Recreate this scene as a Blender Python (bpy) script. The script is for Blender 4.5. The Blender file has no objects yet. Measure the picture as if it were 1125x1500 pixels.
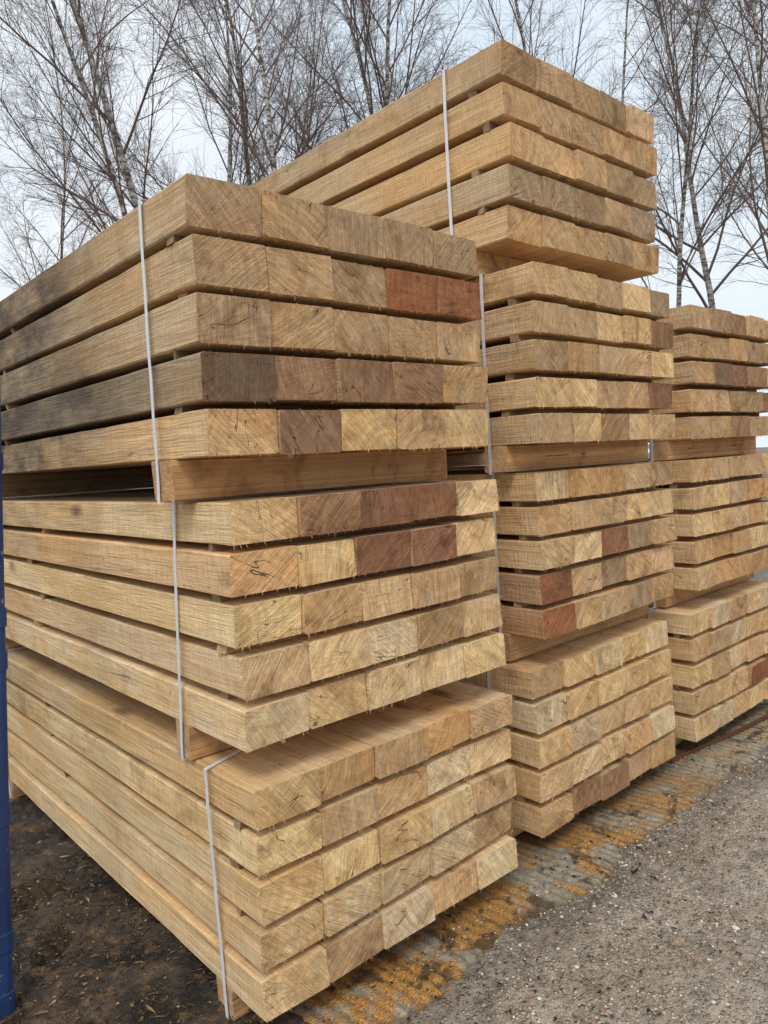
import bpy, math, random
from mathutils import Vector, Matrix, noise
random.seed(11)
R = random.random
U = random.uniform
scene = bpy.context.scene
CAMZ = 1.49

# ------------------------------------------------------------------ helpers
def new_obj(name, verts, faces, mat=None, parent=None, smooth=False, mats=None, fmat=None):
    me = bpy.data.meshes.new(name)
    me.from_pydata(verts, [], faces)
    if mats:
        for m in mats: me.materials.append(m)
        if fmat: me.polygons.foreach_set("material_index", fmat)
    elif mat: me.materials.append(mat)
    if smooth: me.polygons.foreach_set("use_smooth", [True]*len(me.polygons))
    me.update()
    ob = bpy.data.objects.new(name, me)
    scene.collection.objects.link(ob)
    if parent: ob.parent = parent
    return ob

def empty(name):
    e = bpy.data.objects.new(name, None)
    scene.collection.objects.link(e)
    return e

class NT:
    def __init__(s, name):
        s.m = bpy.data.materials.new(name); s.m.use_nodes = True
        s.t = s.m.node_tree; s.n = s.t.nodes; s.l = s.t.links
        s.b = s.n["Principled BSDF"]
        s.b.inputs["Specular IOR Level"].default_value = 0.3
    def lk(s, a, b): s.l.new(a, b)
    def put(s, inp, v):
        if isinstance(v, bpy.types.NodeSocket): s.l.new(v, inp)
        else: inp.default_value = v
    def attr(s, name):
        a = s.n.new("ShaderNodeAttribute"); a.attribute_name = name; return a
    def math(s, op, a, b=0.0, c=0.0):
        n = s.n.new("ShaderNodeMath"); n.operation = op
        s.put(n.inputs[0], a); s.put(n.inputs[1], b); s.put(n.inputs[2], c)
        return n.outputs[0]
    def vmul(s, a, v):
        n = s.n.new("ShaderNodeVectorMath"); n.operation = 'MULTIPLY'
        s.put(n.inputs[0], a); s.put(n.inputs[1], v); return n.outputs[0]
    def comb(s, x, y, z):
        n = s.n.new("ShaderNodeCombineXYZ")
        s.put(n.inputs[0], x); s.put(n.inputs[1], y); s.put(n.inputs[2], z); return n.outputs[0]
    def sep(s, v):
        n = s.n.new("ShaderNodeSeparateXYZ"); s.put(n.inputs[0], v); return n.outputs
    def noise(s, vec, scale, detail=3, rough=0.55, dist=0.0):
        n = s.n.new("ShaderNodeTexNoise"); s.put(n.inputs["Vector"], vec)
        n.inputs["Scale"].default_value = scale; n.inputs["Detail"].default_value = detail
        n.inputs["Roughness"].default_value = rough; n.inputs["Distortion"].default_value = dist
        return n.outputs["Fac"]
    def vor(s, vec, scale, feature='F1'):
        n = s.n.new("ShaderNodeTexVoronoi"); s.put(n.inputs["Vector"], vec)
        n.inputs["Scale"].default_value = scale; n.feature = feature
        return n
    def mr(s, v, a, b, c=0.0, d=1.0, smooth=False):
        n = s.n.new("ShaderNodeMapRange")
        if smooth: n.interpolation_type = 'SMOOTHSTEP'
        s.put(n.inputs[0], v)
        for i, q in enumerate((a, b, c, d)): n.inputs[i+1].default_value = q
        return n.outputs[0]
    def mix(s, f, a, b, mode='MIX'):
        n = s.n.new("ShaderNodeMix"); n.data_type = 'RGBA'; n.blend_type = mode
        s.put(n.inputs[0], f)
        for i, q in ((6, a), (7, b)):
            if isinstance(q, tuple) and len(q) == 3: q = (*q, 1)
            s.put(n.inputs[i], q)
        return n.outputs[2]
    def scale(s, c, f):   # colour * scalar
        n = s.n.new("ShaderNodeVectorMath"); n.operation = 'SCALE'
        if isinstance(c, tuple): n.inputs[0].default_value = c
        else: s.put(n.inputs[0], c)
        s.put(n.inputs[3], f); return n.outputs[0]
    def bump(s, h, strength=0.5, dist=0.002):
        n = s.n.new("ShaderNodeBump"); n.inputs["Strength"].default_value = strength
        n.inputs["Distance"].default_value = dist
        s.put(n.inputs["Height"], h); s.lk(n.outputs[0], s.b.inputs["Normal"])
    def pos(s):
        return s.n.new("ShaderNodeNewGeometry").outputs["Position"]

# ------------------------------------------------------------------ wood
def wood_material():
    k = NT("rough_sawn_oak")
    wco = k.attr("wco").outputs["Vector"]; sco = k.attr("sco").outputs["Vector"]
    tint = k.attr("tint").outputs["Color"]; wear_shade = k.attr("wear_shade").outputs["Fac"]  # per-vertex weathering, plus shade painted in for the gaps
    x, y, z = k.sep(wco); sx, sy, sr = k.sep(sco)
    nrm = k.n.new("ShaderNodeNewGeometry").outputs["True Normal"]
    ny = k.sep(nrm)[1]
    isend = k.math('GREATER_THAN', k.math('ABSOLUTE', ny), 0.7)
    off = k.comb(k.math('MULTIPLY', sr, 3.1), k.math('MULTIPLY', sr, 7.7), sr)
    add = k.n.new("ShaderNodeVectorMath"); add.operation = 'ADD'
    k.lk(wco, add.inputs[0]); k.lk(off, add.inputs[1]); P = add.outputs[0]
    rs = k.math('FRACT', k.math('MULTIPLY', sr, 3.7)); rs2 = k.math('FRACT', k.math('MULTIPLY', sr, 11.3))
    w = k.n.new("ShaderNodeTexWave"); w.wave_type = 'RINGS'; w.rings_direction = 'Y'
    k.lk(k.vmul(wco, (1, .10, 1)), w.inputs["Vector"])
    w.inputs["Scale"].default_value = 46; w.inputs["Distortion"].default_value = 9
    w.inputs["Detail"].default_value = 2; w.inputs["Detail Scale"].default_value = 0.25
    w.inputs["Detail Roughness"].default_value = 0.6
    rings = w.outputs["Fac"]
    ang = k.math('ARCTAN2', z, x)
    r = k.math('SQRT', k.math('ADD', k.math('MULTIPLY', x, x), k.math('MULTIPLY', z, z)))
    band = k.noise(k.comb(k.math('MULTIPLY', r, 70.0), k.math('MULTIPLY', ang, .8), k.math('MULTIPLY', sr, 20.0)), 1.0, 3, .6)
    radial = k.noise(k.comb(k.math('MULTIPLY', ang, 16.0), k.math('MULTIPLY', r, 14.0), k.math('MULTIPLY', sr, 40.0)), 1.3, 4, .72)
    crack = k.noise(k.comb(k.math('MULTIPLY', ang, 5.0), k.math('MULTIPLY', r, 5.0), k.math('MULTIPLY', sr, 77.0)), 1.0, 2, .5, .2)
    crackm = k.mr(k.math('ABSOLUTE', k.math('SUBTRACT', crack, .5)), 0.0, 0.007, 1, 0)
    crackm = k.math('MULTIPLY', crackm, k.mr(k.noise(P, 12, 1), .57, .62))
    fiber = k.noise(k.vmul(P, (1, .035, 1)), 230, 3, .6)
    grain = k.noise(k.vmul(P, (1, .06, 1)), 34, 4, .62, 1.0)
    saws = k.noise(k.vmul(P, (.16, 1, .16)), 120, 3, .65)
    sawe = k.noise(k.comb(sx, k.math('MULTIPLY', sy, .05), sr), 170, 3, .7, .1)
    sawl = k.noise(k.comb(sx, k.math('MULTIPLY', sy, .30), sr), 30, 3, .6, .2)
    blot = k.noise(P, 9, 4, .62, .6)
    spots = k.noise(P, 34, 3, .6)
    fine = k.noise(P, 420, 2, .6)
    # end colour
    fe = k.math('MULTIPLY', k.mr(rings, 0, 1, .88, 1.04), k.mr(radial, .3, .7, .78, 1.18))
    fe = k.math('MULTIPLY', fe, k.mr(sawe, .3, .7, .78, 1.17))
    fe = k.math('MULTIPLY', fe, k.mr(sawl, .35, .65, .83, 1.11))
    fe = k.math('MULTIPLY', fe, k.mr(band, .35, .65, .84, 1.10))
    fe = k.math('MULTIPLY', fe, k.mr(fine, .3, .7, .86, 1.12))
    ce = k.scale(tint, fe)
    ce = k.mix(k.mr(blot, .42, .62, 0, .75), ce, k.mix(1.0, ce, (.98, .84, .68), 'MULTIPLY'))
    ce = k.mix(k.math('MULTIPLY', k.mr(blot, .53, .67), k.math('MULTIPLY', rs, .85)), ce, k.scale(tint, k.mr(radial, .35, .65, .20, .55)))
    ce = k.mix(k.mr(spots, .62, .74, 0, .4), ce, (.13, .08, .045))
    ce = k.mix(k.math('MULTIPLY', crackm, .8), ce, (.02, .013, .008))
    # side colour
    fs = k.math('MULTIPLY', k.mr(rings, 0, 1, .96, 1.02), k.mr(fiber, .3, .7, .86, 1.12))
    fs = k.math('MULTIPLY', fs, k.mr(grain, .3, .7, .80, 1.14))
    fs = k.math('MULTIPLY', fs, k.mr(saws, .3, .7, .86, 1.09))
    sidet = k.mix(.40, tint, (.86, .68, .43))
    cs = k.scale(sidet, fs)
    cs = k.mix(k.mr(k.noise(k.vmul(P, (1, .4, 1)), 5, 3), .42, .62, 0, .8), cs, k.mix(1.0, cs, (.94, .80, .62), 'MULTIPLY'))
    cs = k.mix(k.math('MULTIPLY', k.mr(blot, .5, .70), k.math('MULTIPLY', rs2, .65)), cs, k.mix(1.0, cs, (.52, .41, .31), 'MULTIPLY'))
    kv = k.vor(k.vmul(P, (5, 2.2, 5)), 1.0)
    kd = k.mr(k.math('ADD', kv.outputs["Distance"], k.math('MULTIPLY', k.math('SUBTRACT', grain, .5), .12)), .05, .17, 1, 0)
    kc = k.math('MULTIPLY', kd, k.math('GREATER_THAN', k.sep(kv.outputs["Color"])[0], .62))
    cs = k.mix(k.math('MULTIPLY', kc, .75), cs, k.scale((.20, .105, .05), k.mr(fiber, .3, .7, .4, 1.4)))
    cs = k.mix(k.mr(spots, .68, .75, 0, .7), cs, (.09, .05, .028))
    cs = k.mix(k.mr(grain, .27, .33, .6, 0), cs, (.16, .095, .045))
    c = k.mix(isend, cs, ce)
    wn = k.noise(k.vmul(P, (1, .5, 1)), 9, 5, .65)
    wf = k.math('MULTIPLY', wear_shade, k.mr(wn, .28, .6, .45, 1.1))
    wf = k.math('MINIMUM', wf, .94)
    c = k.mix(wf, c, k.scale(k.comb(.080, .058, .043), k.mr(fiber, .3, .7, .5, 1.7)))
    k.lk(c, k.b.inputs["Base Color"])
    k.b.inputs["Roughness"].default_value = .82
    he = k.math('ADD', k.math('MULTIPLY', sawe, 1.2), k.math('ADD', k.math('MULTIPLY', radial, .7), k.math('MULTIPLY', crackm, -1.3)))
    he = k.math('ADD', he, k.math('MULTIPLY', sawl, 1.3))
    hs = k.math('ADD', k.math('MULTIPLY', saws, 1.1), k.math('ADD', k.math('MULTIPLY', fiber, .7), k.math('MULTIPLY', grain, .9)))
    mh = k.n.new("ShaderNodeMix"); mh.data_type = 'FLOAT'
    k.lk(isend, mh.inputs[0]); k.lk(hs, mh.inputs[2]); k.lk(he, mh.inputs[3])
    k.bump(mh.outputs[0], .95, .006)
    return k.m
WOOD = wood_material()

PAL = dict(fresh=(.90, .60, .30), tan=(.74, .465, .235), honey=(.78, .45, .20), brown=(.42, .235, .125),
           grey=(.52, .34, .19), red=(.43, .165, .068), dark=(.27, .165, .095), redb=(.36, .17, .088), old=(.58, .37, .195), pale=(.90, .66, .39))

class WoodMesh:
    def __init__(s): s.v=[]; s.f=[]; s.w=[]; s.s=[]; s.t=[]; s.g=[]
    def beam(s, x0, x1, y0, y1, z0, z1, tint, wear_shade_f, axis='Y', nseg=26, bev=.0034, splint=True):
        """prism along Y (or X) with slightly irregular arrises"""
        base = len(s.v)
        w = x1-x0; h = z1-z0
        px = U(-.12, w+.12); pz = random.choice((U(-.12, -.01), U(h+.01, h+.14), U(0, h)))
        th = random.choice((U(.5, 1.0), U(2.1, 2.6), U(-.2, .2), U(.6, 1.1))); ct, st = math.cos(th), math.sin(th); rn = R()*5
        seed = R()*100; bow = U(-.004, .004)
        b = [bev*U(.4, 1.6) for _ in range(4)]
        prof = [(b[0],0),(w-b[1],0),(w,b[1]),(w,h-b[2]),(w-b[2],h),(b[3],h),(0,h-b[3]),(0,b[0])]
        skew = U(-.005, .005); skz = U(-.005, .005)
        for i in range(nseg+1):
            t = i/nseg; t = t**1.5 if splint else t
            yy = y0+(y1-y0)*t
            for pi, (a, c) in enumerate(prof):
                n1 = noise.noise(Vector((seed, yy*4.1, a*9)))*.0022+noise.noise(Vector((seed+pi*3, yy*19, 1)))*.0014
                n2 = noise.noise(Vector((seed+9, yy*3.7, c*9)))*.0014+noise.noise(Vector((seed+pi*5, yy*17, 7)))*.0014
                bw = bow*math.sin(math.pi*t)
                xx = x0+a+n1+bw; zz = z0+c+n2
                yo = yy
                if i == 0: yo += skew*(a/w-.5)*2 + skz*(c/h-.5)*2
                if axis == 'Y': s.v.append((xx, yo, zz))
                else: s.v.append((yo, xx, zz))
                s.w.append((a-px, yy+seed, c-pz)); s.s.append((a*ct+c*st, -a*st+c*ct, rn))
                s.t.append((*tint, 1)); s.g.append(wear_shade_f(yy, z0+c))
        n = 8
        for i in range(nseg):
            for j in range(n):
                q = (base+i*n+j, base+i*n+(j+1)%n, base+(i+1)*n+(j+1)%n, base+(i+1)*n+j)
                s.f.append(q if axis == 'Y' else q[::-1])
        c0 = tuple(base+j for j in range(n))[::-1]; c1 = tuple(base+nseg*n+j for j in range(n))
        if axis == 'Y': s.f += [c0, c1]
        else: s.f += [c0[::-1], c1[::-1]]
        if splint and axis == 'Y':
            for _ in range(44):
                e = random.choice('bbrrlt')
                if e == 'b': p = Vector((x0+U(0, w), y0+U(0, .002), z0+.001)); d = Vector((U(-.5, .5), U(-.5, .2), -1))
                elif e == 't': p = Vector((x0+U(0, w), y0+U(0, .002), z1-.001)); d = Vector((U(-.5, .5), U(-.9, .2), .5))
                elif e == 'r': p = Vector((x1-.001, y0+U(0, .003), z0+U(0, h))); d = Vector((1, U(-.7, .2), U(-.6, .3)))
                else: p = Vector((x0+.001, y0+U(0, .01), z0+U(0, h))); d = Vector((-1, U(-.7, .2), U(-.6, .3)))
                d.normalize(); L = U(.003, .013); q = Vector((U(-1,1), U(-1,1), U(-1,1))).cross(d).normalized()*U(.0004, .0011)
                k0 = len(s.v)
                for vv in (p-q, p+q, p+d*L+Vector((0, 0, -L*.3))):
                    s.v.append(tuple(vv)); s.w.append((.1, seed, .1)); s.s.append((0, 0, rn))
                    s.t.append((*[min(1, c*1.1) for c in tint], 1)); s.g.append(0)
                s.f.append((k0, k0+1, k0+2))
    def build(s, name, parent):
        ob = new_obj(name, s.v, s.f, WOOD, parent); me = ob.data
        def fl(l): return [c for q in l for c in q]
        a = me.attributes.new("wco", 'FLOAT_VECTOR', 'POINT'); a.data.foreach_set("vector", fl(s.w))
        a = me.attributes.new("sco", 'FLOAT_VECTOR', 'POINT'); a.data.foreach_set("vector", fl(s.s))
        a = me.attributes.new("tint", 'FLOAT_COLOR', 'POINT'); a.data.foreach_set("color", fl(s.t))
        a = me.attributes.new("wear_shade", 'FLOAT', 'POINT'); a.data.foreach_set("value", s.g)
        return ob

def strap_material():
    k = NT("polyester_strapping")
    n = k.noise(k.pos(), 60, 3)
    k.lk(k.mix(n, (.60, .61, .64), (.80, .80, .82)), k.b.inputs["Base Color"])
    k.b.inputs["Roughness"].default_value = .35
    return k.m
STRAP = strap_material()

def strap(parent, x0, x1, z0, z1, y, y2=None, w=.0135, back=0.0):
    """closed flat band round a pack; y at top, y2 at bottom of the left run"""
    if y2 is None: y2 = y
    t = .0012; o = .0035
    path = []
    X0, X1, Z0, Z1 = x0-o, x1+o, z0-o, z1+o
    N = 14
    for i in range(N+1):
        f = i/N; path.append((X0+U(-.0008, .0008), y+(y2-y)*f+.002*math.sin(f*5), Z1-(Z1-Z0)*f))
    for i in range(1, 5): path.append((X0+(X1-X0)*i/4, y2, Z0))
    for i in range(1, N+1):
        f = i/N; path.append((X1, y2+(y+back-y2)*f, Z0+(Z1-Z0)*f))
    for i in range(1, 6): path.append((X1+(X0-X1)*i/6, y+back*(6-i)/6, Z1))
    cx, cz = (x0+x1)/2, (z0+z1)/2
    v = []; f = []
    n = len(path)
    for (a, b, c) in path:
        dx = t if a > cx else -t; dz = t if c > cz else -t
        v += [(a, b-w/2, c), (a, b+w/2, c), (a+dx, b+w/2, c+dz), (a+dx, b-w/2, c+dz)]
    for i in range(n):
        j = (i+1) % n
        for q in range(4):
            f.append((i*4+q, i*4+(q+1) % 4, j*4+(q+1) % 4, j*4+q))
    new_obj("strap", v, f, STRAP, parent)

LEN = 2.6
def pack(parent, x0, x1, yl, yr, zt, zb, base, special={}, wear_shade_f=None, spread=.15, strap_y=None, bearer_y=None, bearer_h=.1, jit=.007, dxs=None, back=0.0, T=.104):
    wm = WoodMesh()
    zt += CAMZ; zb += CAMZ
    if wear_shade_f is None: wear_shade_f = lambda y, z, l, i: 0.0
    pitch = (zt-zb-T)/4; gap = pitch-T
    w = (x1-x0)/5
    for l in range(5):
        zz1 = zt-l*pitch; zz0 = zz1-T
        dx = dxs[l] if dxs else U(-jit, jit); dy = U(-jit, jit)
        for i in range(5):
            key = special.get((l, i))
            nm = key if key else random.choice(base)
            c = PAL[nm]; f = 1+U(-spread, spread*.8); h = U(-.05, .05)
            c = (min(.95, c[0]*f), c[1]*f*(1+h*.6), c[2]*f*(1+h*2.2))
            yy = yl+(yr-yl)*(i+.5)/5+dy+U(-.009, .009)
            dz = U(-.004, .004)
            wm.beam(x0+dx+i*w+.0014, x0+dx+(i+1)*w-.0014, yy, yy+LEN+U(-.01, .01), zz0+(dz if dz > 0 else 0), zz1+(dz if dz < 0 else 0), c,
                    (lambda yq, zq, l=l, i=i: wear_shade_f(yq, zq, l, i)))
        if l < 4:
            for sy in (.085+U(-.02, .05), 1.5+U(-.15, .15), 2.45+U(-.05, .05)):
                c = PAL[random.choice(('honey', 'brown', 'brown'))]
                yb = min(yl, yr)+sy
                wm.beam(yb, yb+.034, x0+dx+U(.002, .02), x1+dx-U(.0, .03), zz0-gap-.001, zz0+.0042, c, lambda a, b: .5, axis='X', nseg=4, bev=.001, splint=False)  # stickers toned down to paint shade into the layer gaps
    wm.build("oak_sleepers", parent)
    if bearer_y is not None:
        bm = WoodMesh()
        for k, by in enumerate((bearer_y, bearer_y+2.0)):
            bm.beam(by, by+.095, x0-.004, x1+U(-.01, .012), zb-bearer_h+.0015, zb+.0015, PAL['honey'] if k == 0 else PAL['tan'], lambda a, b: .3, axis='X', nseg=12, bev=.003, splint=False)
        bm.build("bearers", parent)
    if strap_y is not None:
        ya, yb = strap_y
        zz = zb-bearer_h if bearer_y is not None else zb
        strap(parent, x0-.007, x1+.007, zz, zt, ya, yb, back=back)
        strap(parent, x0-.007, x1+.007, zz, zt, ya+2.02, yb+2.0)

# ---- near stack
s1 = empty("timber_stack")
L1S = [1.92, 1.88, 1.90, 1.72, 1.92]
def wear_shade1(y, z, l, i):
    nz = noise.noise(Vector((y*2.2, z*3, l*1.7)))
    if i > 0: return .05+.12*max(0, noise.noise(Vector((i*3.3, l*2.1, z*4))))+max(0, y-1.7)*.6  # inner sleepers darken behind their ends: gap shade painted over mottled wear
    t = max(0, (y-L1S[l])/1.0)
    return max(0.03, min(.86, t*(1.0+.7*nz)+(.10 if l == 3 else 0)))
def wear_shade2(y, z, l, i):
    return max(0, .02+.10*noise.noise(Vector((y*3, z*5, l+i*2.2)))) + (.30*max(0, (y-2.3)/1.0) if l < 2 else .08*max(0, y-2.2)) + (max(0, y-1.75)*.5 if i > 0 and l > 0 else 0)  # last term paints gap shade onto inner sleepers below the top layer
pack(s1, .862, 1.862, 1.588, 1.588, .676, .030, ['old', 'tan'],
     {(0,0):'old',(0,1):'old',(0,2):'grey',(0,3):'old',(0,4):'old',(1,0):'old',(1,1):'tan',(1,2):'grey',(1,3):'red',(1,4):'red',
      (2,0):'old',(2,1):'old',(2,2):'tan',(2,4):'tan',(3,0):'dark',(3,1):'brown',(3,2):'brown',(3,3):'brown',(3,4):'tan',(4,0):'tan',(4,1):'brown',(4,2):'fresh',(4,3):'tan',(4,4):'fresh'},
     wear_shade1, strap_y=(1.812, 1.832), bearer_y=1.765, bearer_h=.103, dxs=(-.004, .002, .0, .002, .010), T=.114)
pack(s1, .925, 1.925, 1.604, 1.604, -.078, -.700, ['fresh', 'tan', 'fresh', 'pale'],
     {(0,0):'fresh',(0,1):'brown',(0,2):'redb',(0,3):'redb',(0,4):'fresh',(1,2):'redb',(1,3):'redb',(1,0):'honey',(1,1):'fresh',(2,1):'tan',(2,0):'fresh',(3,3):'old'},
     wear_shade2, strap_y=(1.88, 1.945), bearer_y=1.895, bearer_h=.098, dxs=(.0, -.012, -.006, .004, -.002), T=.107)
pack(s1, .925, 1.925, 1.600, 1.600, -.799, -1.395, ['fresh', 'tan', 'fresh', 'pale', 'tan'],
     {(4,1):'old',(1,0):'fresh',(3,0):'fresh',(4,0):'fresh',(0,0):'fresh',(0,1):'tan',(0,3):'honey'},
     wear_shade2, strap_y=(1.812, 1.79), bearer_y=1.76, bearer_h=.085, dxs=(.004, .008, .004, .0, -.006), back=.35, T=.101)
# ---- tall stack
s2 = empty("timber_stack")
def wearA(y, z, l, i): return .04+.22*max(0, noise.noise(Vector((y*1.6, z*3, l*1.3+i))))+(.14*max(0,(y-2.1)) if i == 0 else 0)
def wearB(y, z, l, i): return .03+.2*max(0, noise.noise(Vector((y*4, z*5, l*1.3+i))))
pack(s2, 2.085, 3.085, 1.635, 1.635, 1.376, .728, ['tan', 'old', 'old', 'tan', 'grey'], {(4,0):'honey',(4,1):'tan',(0,0):'old'}, wearA,
     strap_y=(1.89, 1.89), bearer_y=1.80, bearer_h=.09, T=.111)
pack(s2, 2.12, 3.11, 1.575, 1.60, .640, .028, ['tan', 'tan', 'old', 'fresh'], {(3,4):'redb',(4,3):'fresh',(1,4):'brown'}, wearB,
     strap_y=(1.79, 1.79), bearer_y=1.72, bearer_h=.095)
pack(s2, 2.17, 3.17, 1.63, 1.65, -.072, -.672, ['tan', 'tan', 'honey', 'fresh', 'old'], {(3,0):'red',(4,0):'red',(2,2):'redb',(1,0):'tan',(4,1):'fresh'}, wearB,
     strap_y=(1.82, 1.82), bearer_y=1.78, bearer_h=.105)
pack(s2, 2.14, 3.14, 1.655, 1.66, -.785, -1.405, ['fresh', 'fresh', 'tan', 'pale'], {(4,1):'brown',(4,2):'brown'}, wearB,
     strap_y=(1.86, 1.86), bearer_y=1.82, bearer_h=.075, T=.106)
# ---- far stack
s3 = empty("timber_stack")
pack(s3, 3.40, 4.40, 1.65, 1.65, .633, .020, ['tan', 'old', 'brown', 'tan'], {(1,1):'old',(2,1):'dark',(2,2):'redb'}, wearB,
     strap_y=(1.86, 1.86), bearer_y=1.78, bearer_h=.095)
pack(s3, 3.38, 4.38, 1.66, 1.66, -.078, -.690, ['tan', 'tan', 'fresh', 'honey'], {}, wearB,
     strap_y=(1.86, 1.86), bearer_y=1.80, bearer_h=.095)
pack(s3, 3.33, 4.33, 1.65, 1.65, -.790, -1.400, ['fresh', 'fresh', 'tan', 'pale'], {(3,3):'red',(3,4):'red'}, wearB,
     strap_y=(1.86, 1.86), bearer_y=1.80, bearer_h=.08)

# ------------------------------------------------------------------ ground
def ground_material():
    k = NT("compacted_gravel")
    p = k.pos(); x, y, z = k.sep(p)
    n1 = k.noise(p, 2.2, 5, .6); n2 = k.noise(p, 22, 4, .65); n3 = k.noise(p, 160, 3, .6)
    v = k.vor(p, 75)
    c = k.mix(k.mr(n1, .35, .65), (.34, .275, .205), (.50, .42, .335))
    c = k.scale(c, k.mr(n2, .3, .7, .55, 1.22))
    vc = v.outputs["Color"]
    vr = k.sep(vc)[0]
    peb = k.mr(v.outputs["Distance"], .25, .5, 1, 0)
    pc = k.mix(vr, (.13, .09, .06), (.76, .66, .54))
    c = k.mix(k.math('MULTIPLY', peb, k.mr(k.sep(vc)[1], .35, .6)), c, pc)
    c = k.scale(c, k.mr(n3, .3, .7, .55, 1.35))
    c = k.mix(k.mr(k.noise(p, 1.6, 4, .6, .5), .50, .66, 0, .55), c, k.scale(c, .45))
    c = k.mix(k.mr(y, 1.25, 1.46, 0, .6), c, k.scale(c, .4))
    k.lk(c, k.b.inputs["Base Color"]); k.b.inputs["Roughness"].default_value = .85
    h = k.math('ADD', k.math('MULTIPLY', peb, .5), k.math('ADD', n2, k.math('MULTIPLY', n3, .5)))
    k.bump(h, 1.0, .012)
    return k.m
GM = ground_material()
new_obj("ground", [(-150, -150, 0), (150, -150, 0), (150, 150, 0), (-150, 150, 0)], [(0, 1, 2, 3)], GM)

def slab_material():
    k = NT("ribbed_concrete")
    p = k.pos(); x, y, z = k.sep(p)
    n1 = k.noise(p, 4.2, 5, .68, .6); n2 = k.noise(p, 40, 4, .65); n3 = k.noise(p, 200, 3)
    c = k.mix(k.mr(n2, .3, .7), (.19, .16, .11), (.45, .39, .30))
    rust = k.math('MULTIPLY', k.mr(n1, .40, .52, smooth=True), k.mr(x, 2.3, 3.6, 1.0, .4))
    rust = k.math('MULTIPLY', rust, k.mr(n2, .3, .52, .35, 1))
    c = k.mix(k.math('MULTIPLY', rust, .92), c, k.mix(k.mr(n3, .3, .7), (.25, .085, .010), (.68, .34, .05)))
    c = k.mix(k.mr(k.noise(p, 7, 4, .65, .8), .54, .62, 0, .8), c, (.05, .034, .02))
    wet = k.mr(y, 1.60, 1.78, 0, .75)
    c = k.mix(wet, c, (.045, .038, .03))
    c = k.mix(k.mr(z, .0015, .006, .6, 0), c, (.07, .05, .03))
    c = k.scale(c, k.mr(n3, .3, .7, .7, 1.25))
    k.lk(c, k.b.inputs["Base Color"])
    k.lk(k.mr(n1, .4, .6, .75, .4), k.b.inputs["Roughness"])
    k.bump(k.math('ADD', n2, n3), .8, .007)
    return k.m
def slab():
    v = []; f = []
    xs = [.97+i*.009 for i in range(520)]; ys = [1.36+i*.02 for i in range(35)]+[2.2, 3, 4, 4.6]
    for j, y in enumerate(ys):
        for i, x in enumerate(xs):
            ed = 1.435+.07*noise.noise(Vector((x*2.6, 0, 5)))+.035*noise.noise(Vector((x*13, 2, 5)))+.02*noise.noise(Vector((x*40, y*40, 5)))
            m = min(1, max(0, (y-ed)/.05))
            wv = .5+.5*math.sin((x+.012*noise.noise(Vector((x*4, y*4, 1)))+y*.12)*2*math.pi/.042)
            amp = .0085*max(0, .8+1.1*noise.noise(Vector((x*2.2, y*3, 8))))
            z = -.004+m*(.0075+wv*amp+.002*noise.noise(Vector((x*30, y*30, 0))))
            v.append((x, y, z))
    n = len(xs)
    for j in range(len(ys)-1):
        for i in range(n-1):
            a = j*n+i; f.append((a, a+1, a+n+1, a+n))
    new_obj("concrete_slab", v, f, slab_material(), smooth=True)
slab()

def soil():
    k = NT("wet_soil")
    p = k.pos(); n1 = k.noise(p, 6, 5, .6); n2 = k.noise(p, 45, 5, .7); n3 = k.noise(p, 180, 3)
    c = k.mix(k.mr(n1, .4, .62), (.030, .022, .016), (.12, .078, .048))
    c = k.mix(k.mr(k.noise(p, 14, 4), .56, .66, 0, .7), c, (.24, .14, .065))
    c = k.scale(c, k.mr(n2, .3, .7, .4, 1.8)); k.lk(c, k.b.inputs["Base Color"])
    k.lk(k.mr(n1, .38, .55, .12, .75), k.b.inputs["Roughness"])
    k.b.inputs["Specular IOR Level"].default_value = .5
    k.bump(k.math('ADD', n2, n3), 1, .014)
    v = []; f = []; nx, ny = 120, 290
    for j in range(ny):
        for i in range(nx):
            x = -.6+i*1.75/(nx-1); y = 1.20+j*3.8/(ny-1)
            q = Vector((x*4, y*4, 3)); e = min(1, max(0, (y-1.26)/.2))*min(1, max(0, (1.12-x)/.12))*min(1, max(0, (x+.58)/.15))
            z = -.006+e*(.022+.020*noise.noise(q)+.012*noise.noise(q*3.1)+.008*noise.noise(q*9)+.006*noise.noise(q*23))
            v.append((x, y, z))
    for j in range(ny-1):
        for i in range(nx-1):
            a = j*nx+i; f.append((a, a+1, a+nx+1, a+nx))
    new_obj("soil", v, f, k.m, smooth=True)
    k = NT("muddy_water"); k.b.inputs["Base Color"].default_value = (.018, .014, .011, 1)
    k.b.inputs["Roughness"].default_value = .06; k.b.inputs["Specular IOR Level"].default_value = .4
    k.bump(k.noise(k.pos(), 30, 2), .08, .002)
    vv = []
    for i in range(40):
        a = i/40*2*math.pi; r = 1+.2*math.sin(3*a+1)+.1*math.sin(5*a)
        vv.append((.58+.22*r*math.cos(a), 2.68+.40*r*math.sin(a), .0155))
    new_obj("puddle", vv, [tuple(range(40))], k.m)
soil()

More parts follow.
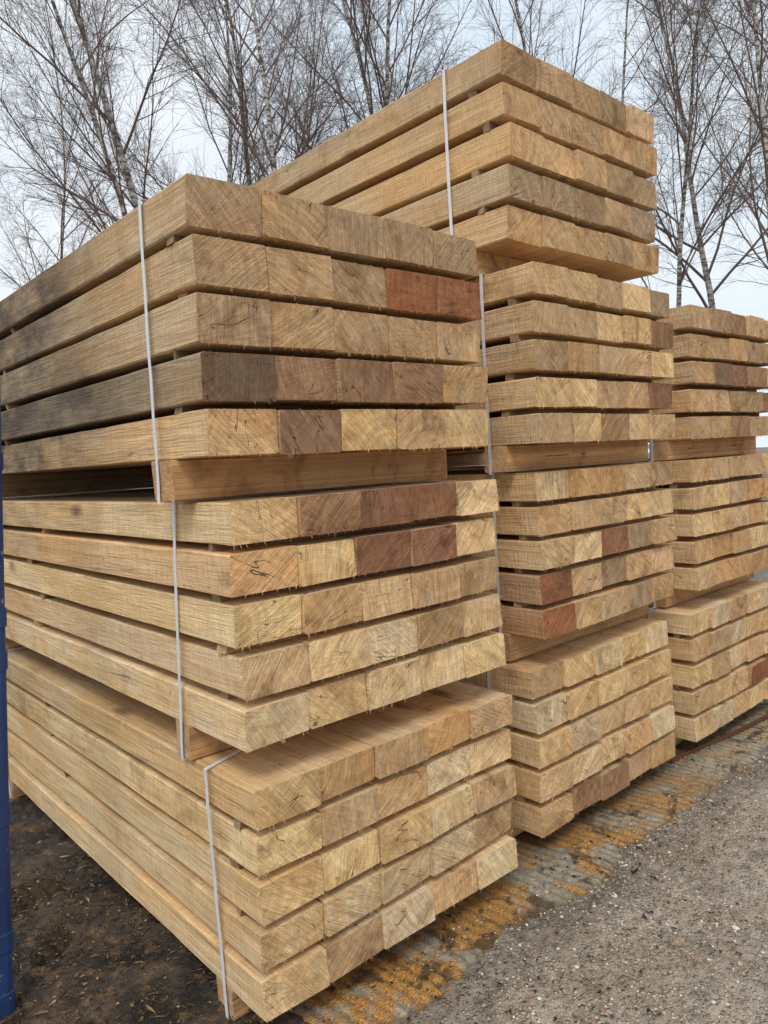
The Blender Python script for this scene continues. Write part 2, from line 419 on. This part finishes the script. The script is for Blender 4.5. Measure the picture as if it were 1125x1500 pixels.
# pebbles
def pebbles():
    t = (1+5**.5)/2
    iv = [Vector(q).normalized() for q in ((-1,t,0),(1,t,0),(-1,-t,0),(1,-t,0),(0,-1,t),(0,1,t),(0,-1,-t),(0,1,-t),(t,0,-1),(t,0,1),(-t,0,-1),(-t,0,1))]
    fi = [(0,11,5),(0,5,1),(0,1,7),(0,7,10),(0,10,11),(1,5,9),(5,11,4),(11,10,2),(10,7,6),(7,1,8),(3,9,4),(3,4,2),(3,2,6),(3,6,8),(3,8,9),(4,9,5),(2,4,11),(6,2,10),(8,6,7),(9,8,1)]
    mats = []
    for nm, c in (("pebble_flint", (.48, .39, .29)), ("pebble_pale", (.76, .68, .58)), ("pebble_brown", (.28, .17, .09)), ("pebble_grey", (.33, .295, .26)), ("pebble_brick", (.46, .19, .09))):
        k = NT(nm); n = k.noise(k.pos(), 150, 2)
        k.lk(k.mix(n, tuple(q*.65 for q in c), tuple(q*1.2 for q in c)), k.b.inputs["Base Color"]); k.b.inputs["Roughness"].default_value = .7
        mats.append(k.m)
    v = []; f = []; fm = []
    for _ in range(24000):
        far = R()
        if far < .78: x = U(1.0, 3.6); y = U(.5, 1.50)
        elif far < .9: x = U(3, 6); y = U(.6, 1.48)
        else: x = U(1.0, 4.5); y = U(1.42, 1.62)
        dn = noise.noise(Vector((x*2.5, y*2.5, 4)))
        if R() > .65+dn: continue
        s = .0014+.0042*R()**3+(.005 if R() < .012 else 0)
        sx, sy, sz = s*U(.8, 1.5), s*U(.7, 1.2), s*U(.4, .8); a = R()*6.28; ca, sa = math.cos(a), math.sin(a)
        b = len(v)
        for q in iv:
            j = U(.75, 1.2); X = q.x*sx*j; Y = q.y*sy*j
            v.append((x+X*ca-Y*sa, y+X*sa+Y*ca, sz*.4+q.z*sz*j+(.004 if y > 1.5 else 0)))
        for q in fi: f.append((b+q[0], b+q[1], b+q[2]))
        fm += [random.choice((0, 0, 0, 1, 2, 3, 3, 4 if R() < .3 else 0))]*20
    new_obj("gravel", v, f, mats=mats, fmat=fm)
pebbles()

def litter():
    mats = []
    for nm, c in (("bark_fleck", (.05, .032, .022)), ("dead_leaf", (.20, .115, .052)), ("straw_fleck", (.42, .30, .16))):
        k = NT(nm); n = k.noise(k.pos(), 90, 2); k.lk(k.mix(n, tuple(q*.5 for q in c), c), k.b.inputs["Base Color"]); mats.append(k.m)
    v = []; f = []; fm = []
    for i in range(13000):
        left = i % 2 == 0
        if left: x = U(-.1, .98); y = U(1.35, 3.0); z = .020+.012*noise.noise(Vector((x*4, y*4, 3)))
        else:
            x = U(1.0, 4.5); y = U(.55, 1.75); z = .006
            if noise.noise(Vector((x*3, y*3, 14))) < U(-.3, .3)-(.3 if 1.3 < y < 1.6 else 0): continue
        L = U(.004, .020) if R() < .9 else U(.02, .06); w = U(.0006, .0018) if R() < .75 else U(.003, .006)
        a = R()*6.28; d = Vector((math.cos(a), math.sin(a), U(-.15, .25)))*L/2; n = Vector((-math.sin(a), math.cos(a), U(-.3, .3)))*w
        p = Vector((x, y, z+.002)); b = len(v); cv = Vector((0, 0, U(.0005, .003)))+n*U(-1, 1)
        for q in (p-d, p-n+cv, p+d, p+n+cv): v.append(tuple(q))
        f.append((b, b+1, b+2)); f.append((b, b+2, b+3))
        m = random.choice((0, 0, 0, 1, 2) if not left else (0, 0, 0, 1, 1, 2)); fm += [m, m]
    new_obj("leaf_litter", v, f, mats=mats, fmat=fm)
litter()

# rusty steel bar by the far stack
def rusty_bar():
    k = NT("rusty_steel"); n = k.noise(k.pos(), 70, 4)
    k.lk(k.mix(n, (.06, .022, .012), (.17, .07, .03)), k.b.inputs["Base Color"]); k.b.inputs["Roughness"].default_value = .8
    v = []; f = []; N = 16
    a = Vector((3.22, 1.725, .012)); b = Vector((4.35, 1.60, .012)); ax = (b-a).normalized(); sd = Vector((-ax.y, ax.x, 0)); up = Vector((0, 0, 1))
    prof = [(-.014, 0), (.014, 0), (.014, .003), (-.011, .003), (-.011, .018), (-.014, .018)]  # angle iron
    for i in range(N+1):
        p = a.lerp(b, i/N)+sd*.006*math.sin(i*.6)
        for s, h in prof: v.append(tuple(p+sd*s+up*h))
    n = len(prof)
    for i in range(N):
        for j in range(n): f.append((i*n+j, i*n+(j+1) % n, (i+1)*n+(j+1) % n, (i+1)*n+j))
    f += [tuple(range(n))[::-1], tuple(N*n+j for j in range(n))]
    new_obj("rusty_angle_iron", v, f, k.m)
rusty_bar()

# blue steel post of a rack at the left
def post():
    k = NT("blue_painted_steel"); p = k.pos(); n = k.noise(p, 35, 5, .7)
    c = k.mix(k.mr(k.noise(p, 6, 3), .3, .7), (.010, .028, .10), (.016, .05, .17))
    c = k.mix(k.mr(k.noise(k.vmul(p, (1, 1, .3)), 60, 4, .7), .5, .7, 0, .5), c, (.03, .03, .045))
    c = k.mix(k.mr(n, .64, .68), c, (.35, .36, .38)); k.lk(c, k.b.inputs["Base Color"])
    k.b.inputs["Roughness"].default_value = .45; k.b.inputs["Specular IOR Level"].default_value = .5
    A = Vector((.470, 2.26, .0)); B = Vector((.594, 2.26, 1.95)); v = []; f = []
    M = 16
    def ring(t, r):
        c0 = A.lerp(B, t)
        for j in range(M):
            a = 2*math.pi*j/M; ca, sa = math.cos(a), math.sin(a)
            q = (abs(ca)**4+abs(sa)**4)**-.25
            v.append((c0.x+ca*q*r, c0.y+sa*q*r, c0.z))
    ts = [(0, .034), (.04, .034), (.041, .030)]
    for q in (.10, .28, .50, .56, .78): ts += [(q, .030), (q+.001, .034), (q+.026, .034), (q+.027, .030)]
    ts += [(1, .030)]
    for t, r in ts: ring(t, r)
    for i in range(len(ts)-1):
        for j in range(M): f.append((i*M+j, i*M+(j+1) % M, (i+1)*M+(j+1) % M, (i+1)*M+j))
    f += [tuple((len(ts)-1)*M+j for j in range(M))]
    new_obj("blue_rack_post", v, f, k.m)
post()

# ------------------------------------------------------------------ trees
def bark_mats():
    k = NT("birch_bark"); p = k.pos()
    n = k.noise(k.vmul(p, (1, 1, 3.5)), 5, 4, .65, .5)
    c = k.mix(k.mr(n, .42, .58), (.08, .065, .055), (.52, .49, .46))
    k.lk(c, k.b.inputs["Base Color"]); k.b.inputs["Roughness"].default_value = .8
    k2 = NT("birch_twig"); n = k2.noise(k2.pos(), 3, 2)
    k2.lk(k2.mix(n, (.10, .066, .056), (.22, .155, .125)), k2.b.inputs["Base Color"]); k2.b.inputs["Roughness"].default_value = .7
    return [k.m, k2.m]
BARK = bark_mats()

class Tree:
    def __init__(s, seed): s.v=[]; s.f=[]; s.m=[]; s.r=random.Random(seed)
    def tube(s, pts, rads, sides, mat):
        b = len(s.v); n = len(pts)
        for i, p in enumerate(pts):
            d = (pts[min(i+1, n-1)]-pts[max(i-1, 0)]).normalized()
            a = d.cross(Vector((.31, .95, .05))).normalized(); c = d.cross(a)
            for j in range(sides):
                t = 2*math.pi*j/sides
                q = p+(a*math.cos(t)+c*math.sin(t))*rads[i]; s.v.append((q.x, q.y, q.z))
        for i in range(n-1):
            for j in range(sides):
                s.f.append((b+i*sides+j, b+i*sides+(j+1) % sides, b+(i+1)*sides+(j+1) % sides, b+(i+1)*sides+j)); s.m.append(mat)
    def path(s, p, d, L, n, wob, grav):
        pts = [p.copy()]; d = d.normalized(); r = s.r
        for i in range(n):
            d = (d+Vector((r.uniform(-wob, wob), r.uniform(-wob, wob), r.uniform(-wob, wob)+grav*(i/n)))).normalized()
            p = p+d*(L/n); pts.append(p.copy())
        return pts
    def side(s, d, ang):
        r = s.r; q = Vector((r.uniform(-1, 1), r.uniform(-1, 1), r.uniform(-.5, 1))).cross(d)
        if q.length < 1e-3: q = Vector((1, 0, 0))
        q.normalize(); return (d*math.cos(ang)+q*math.sin(ang)).normalized()
    def stem(s, base, d, H, r0, nb=20, low=.3, weep=-.1, twig=.0028):
        r = s.r
        pts = s.path(base, d, H, 18, .05, .03); n = len(pts)
        rad = [r0*(1-.94*(i/(n-1))**.85) for i in range(n)]
        s.tube(pts, rad, 7, 0)
        for k in range(nb):
            t = low+(.98-low)*((k+r.random())/nb); x = t*(n-1); i = min(int(x), n-2); fr = x-i
            p = pts[i].lerp(pts[i+1], fr); dd = (pts[i+1]-pts[i]).normalized()
            az = r.random()*6.283; an = r.uniform(.38, .85)
            out = Vector((math.cos(az), math.sin(az), 0)); bd = (dd*math.cos(an)+out*math.sin(an)).normalized()
            L = H*(.12+.27*(1-t))*r.uniform(.7, 1.25)
            br = min(rad[i]*.48, .004+L*.0066)
            s.branch(p, bd, L, br, weep, twig)
    def branch(s, p, d, L, rb, weep, twig):
        r = s.r; pts = s.path(p, d, L, 8, .11, .05); n = len(pts)
        rad = [rb*(1-.85*i/(n-1)) for i in range(n)]; s.tube(pts, rad, 4, 1)
        m = int(6+L*3.7)
        for k in range(m):
            t = .15+.85*(k+r.random())/m; x = min(t, .999)*(n-1); i = int(x); q = pts[i].lerp(pts[i+1], x-i)
            dd = s.side((pts[i+1]-pts[i]).normalized(), r.uniform(.35, .85)); l2 = (.35+.5*(1-t)*L*.5)*r.uniform(.6, 1.3)
            p2 = s.path(q, dd, l2, 4, .15, weep*.4); r2 = max(twig*1.1, rad[i]*.42)
            s.tube(p2, [r2*(1-.6*a/4) for a in range(5)], 3, 1)
            for c in range(int(4+l2*5.5)):
                y = r.uniform(.1, .99)*4; i2 = int(y); q2 = p2[i2].lerp(p2[i2+1], y-i2)
                d3 = s.side((p2[i2+1]-p2[i2]).normalized(), r.uniform(.3, .8)); l3 = r.uniform(.18, .6)
                p3 = s.path(q2, d3, l3, 3, .18, weep); s.tube(p3, [twig*.8, twig*.68, twig*.56, twig*.4], 3, 1)
                if r.random() < .6:
                    d4 = s.side((p3[2]-p3[1]).normalized(), r.uniform(.35, .8)); p4 = s.path(p3[1], d4, r.uniform(.12, .35), 2, .2, weep*1.2)
                    s.tube(p4, [twig*.6, twig*.5, twig*.38], 3, 1)
    def mesh(s, name):
        me = bpy.data.meshes.new(name); me.from_pydata(s.v, [], s.f)
        for m in BARK: me.materials.append(m)
        me.polygons.foreach_set("material_index", s.m); me.polygons.foreach_set("use_smooth", [True]*len(s.f)); me.update()
        return me

def V(*a): return Vector(a)
def t_multi(seed):
    t = Tree(seed)
    t.stem(V(0, 0, 0), V(-.06, .03, 1), 12.5, .10, 21, .3)
    t.stem(V(.15, .1, 0), V(.16, -.08, 1), 11.5, .075, 16, .32)
    t.stem(V(-.15, -.05, 0), V(-.26, .15, 1), 11, .075, 17, .3)
    return t.mesh("birch_multi")
def t_single(seed, H, r0, lean, weep, nb):
    t = Tree(seed); t.stem(V(0, 0, 0), V(*lean, 1), H, r0, nb, .28, weep); return t.mesh("birch_single")
meshes = [t_multi(3), t_single(5, 13, .085, (.02, .02), -.12, 28), t_single(8, 12, .065, (-.05, .05), -.55, 30), t_multi(21), t_single(31, 13.5, .095, (.07, -.03), -.2, 30)]
def birch(mi, x, y, rot, sc=1.0, leanx=0, leany=0):
    o = bpy.data.objects.new("birch_tree", meshes[mi]); scene.collection.objects.link(o)
    o.location = (x, y, -.05); o.rotation_euler = (leany, leanx, rot); o.scale = (sc,)*3
for a in ((0, 5.9, 10.4, .6, 1.0, -.03), (4, 7.2, 10.8, 2.2, 1.0), (1, 6.9, 9.2, 1.0, .95), (1, 8.7, 9.9, 4.0, 1.0), (4, 10.2, 9.8, 3.0, 1.05),
          (3, 12.5, 8.3, 5.2, 1.0), (2, 12.6, 6.4, 1.5, 1.0), (2, 10.6, 4.1, 4.1, 1.0), (4, 15.6, 6.9, 2.1, 1.05),
          (2, 15.0, 4.9, 0.2, 1.1), (2, 5.0, 15.5, 3.3, .9), (1, 10.5, 15.0, 5.0, 1.05)):
    birch(*a)

def distant():
    t = Tree(77); r = t.r
    for k in range(50):
        az = r.uniform(-.25, 1.9); D = r.uniform(34, 55)
        p = V(D*math.cos(az), D*math.sin(az), 0); H = r.uniform(5, 8.5)
        pts = t.path(p, V(0, 0, 1), H, 6, .05, .05); t.tube(pts, [.09*(1-.9*i/6) for i in range(7)], 4, 1)
        for b in range(18):
            i = r.randint(1, 5); q = pts[i].lerp(pts[i+1], r.random()); a = r.random()*6.28
            p2 = t.path(q, V(math.cos(a), math.sin(a), r.uniform(.3, 1.2)), r.uniform(.8, 2.4), 4, .2, .1); t.tube(p2, [.03, .025, .02, .015, .01], 3, 1)
            for c in range(5):
                j = r.randint(0, 3); q3 = p2[j].lerp(p2[j+1], r.random())
                t.tube(t.path(q3, V(r.uniform(-1, 1), r.uniform(-1, 1), r.uniform(-.2, 1)), r.uniform(.3, 1.1), 2, .3, 0), [.014, .011, .008], 3, 1)
    o = bpy.data.objects.new("distant_trees", t.mesh("distant_trees")); scene.collection.objects.link(o)
distant()

# ------------------------------------------------------------------ light + sky
sdir = Vector((-.66, -.56, 1.12)).normalized()
el = math.asin(sdir.z); rot = math.atan2(sdir.x, sdir.y)
ld = bpy.data.lights.new("sun", 'SUN'); ld.energy = 1.5; ld.angle = math.radians(20); ld.color = (1, .97, .93)
lo = bpy.data.objects.new("sun", ld); scene.collection.objects.link(lo); lo.rotation_euler = (-sdir).to_track_quat('-Z', 'Y').to_euler()
w = bpy.data.worlds.new("World"); scene.world = w; w.use_nodes = True
n = w.node_tree.nodes; l = w.node_tree.links; bg = n["Background"]
sky = n.new("ShaderNodeTexSky"); sky.sky_type = 'NISHITA'; sky.sun_disc = False; sky.sun_elevation = el; sky.sun_rotation = rot
sky.air_density = 1.2; sky.dust_density = 2.5
tc = n.new("ShaderNodeTexCoord"); ns = n.new("ShaderNodeTexNoise"); ns.inputs["Scale"].default_value = 2.2; ns.inputs["Detail"].default_value = 4
l.new(tc.outputs["Generated"], ns.inputs["Vector"])
cr = n.new("ShaderNodeMix"); cr.data_type = 'RGBA'; cr.inputs[6].default_value = (8.4, 9.6, 10.8, 1); cr.inputs[7].default_value = (10.4, 10.9, 11.4, 1)
mp = n.new("ShaderNodeMapRange"); mp.inputs[1].default_value = .38; mp.inputs[2].default_value = .62; l.new(ns.outputs["Fac"], mp.inputs[0]); l.new(mp.outputs[0], cr.inputs[0])
mx = n.new("ShaderNodeMix"); mx.data_type = 'RGBA'; mx.inputs[0].default_value = .88
l.new(sky.outputs[0], mx.inputs[6]); l.new(cr.outputs[2], mx.inputs[7]); l.new(mx.outputs[2], bg.inputs[0]); bg.inputs[1].default_value = .1

# ------------------------------------------------------------------ camera
b = Vector((1243, 145, -1103)).normalized(); a = Vector((-981, 20, -1103)); a = (a-b*a.dot(b)).normalized(); u = b.cross(a)
M = Matrix(((b.x, b.y, b.z, 0), (a.x, a.y, a.z, 0), (u.x, u.y, u.z, CAMZ), (0, 0, 0, 1)))
cd = bpy.data.cameras.new("camera"); cd.sensor_fit = 'VERTICAL'; cd.sensor_height = 36; cd.lens = 36*1103/1500; cd.clip_start = .02; cd.clip_end = 500
co = bpy.data.objects.new("camera", cd); scene.collection.objects.link(co); co.matrix_world = M
scene.camera = co
scene.view_settings.view_transform = 'Standard'; scene.view_settings.look = 'None'; scene.view_settings.exposure = 0
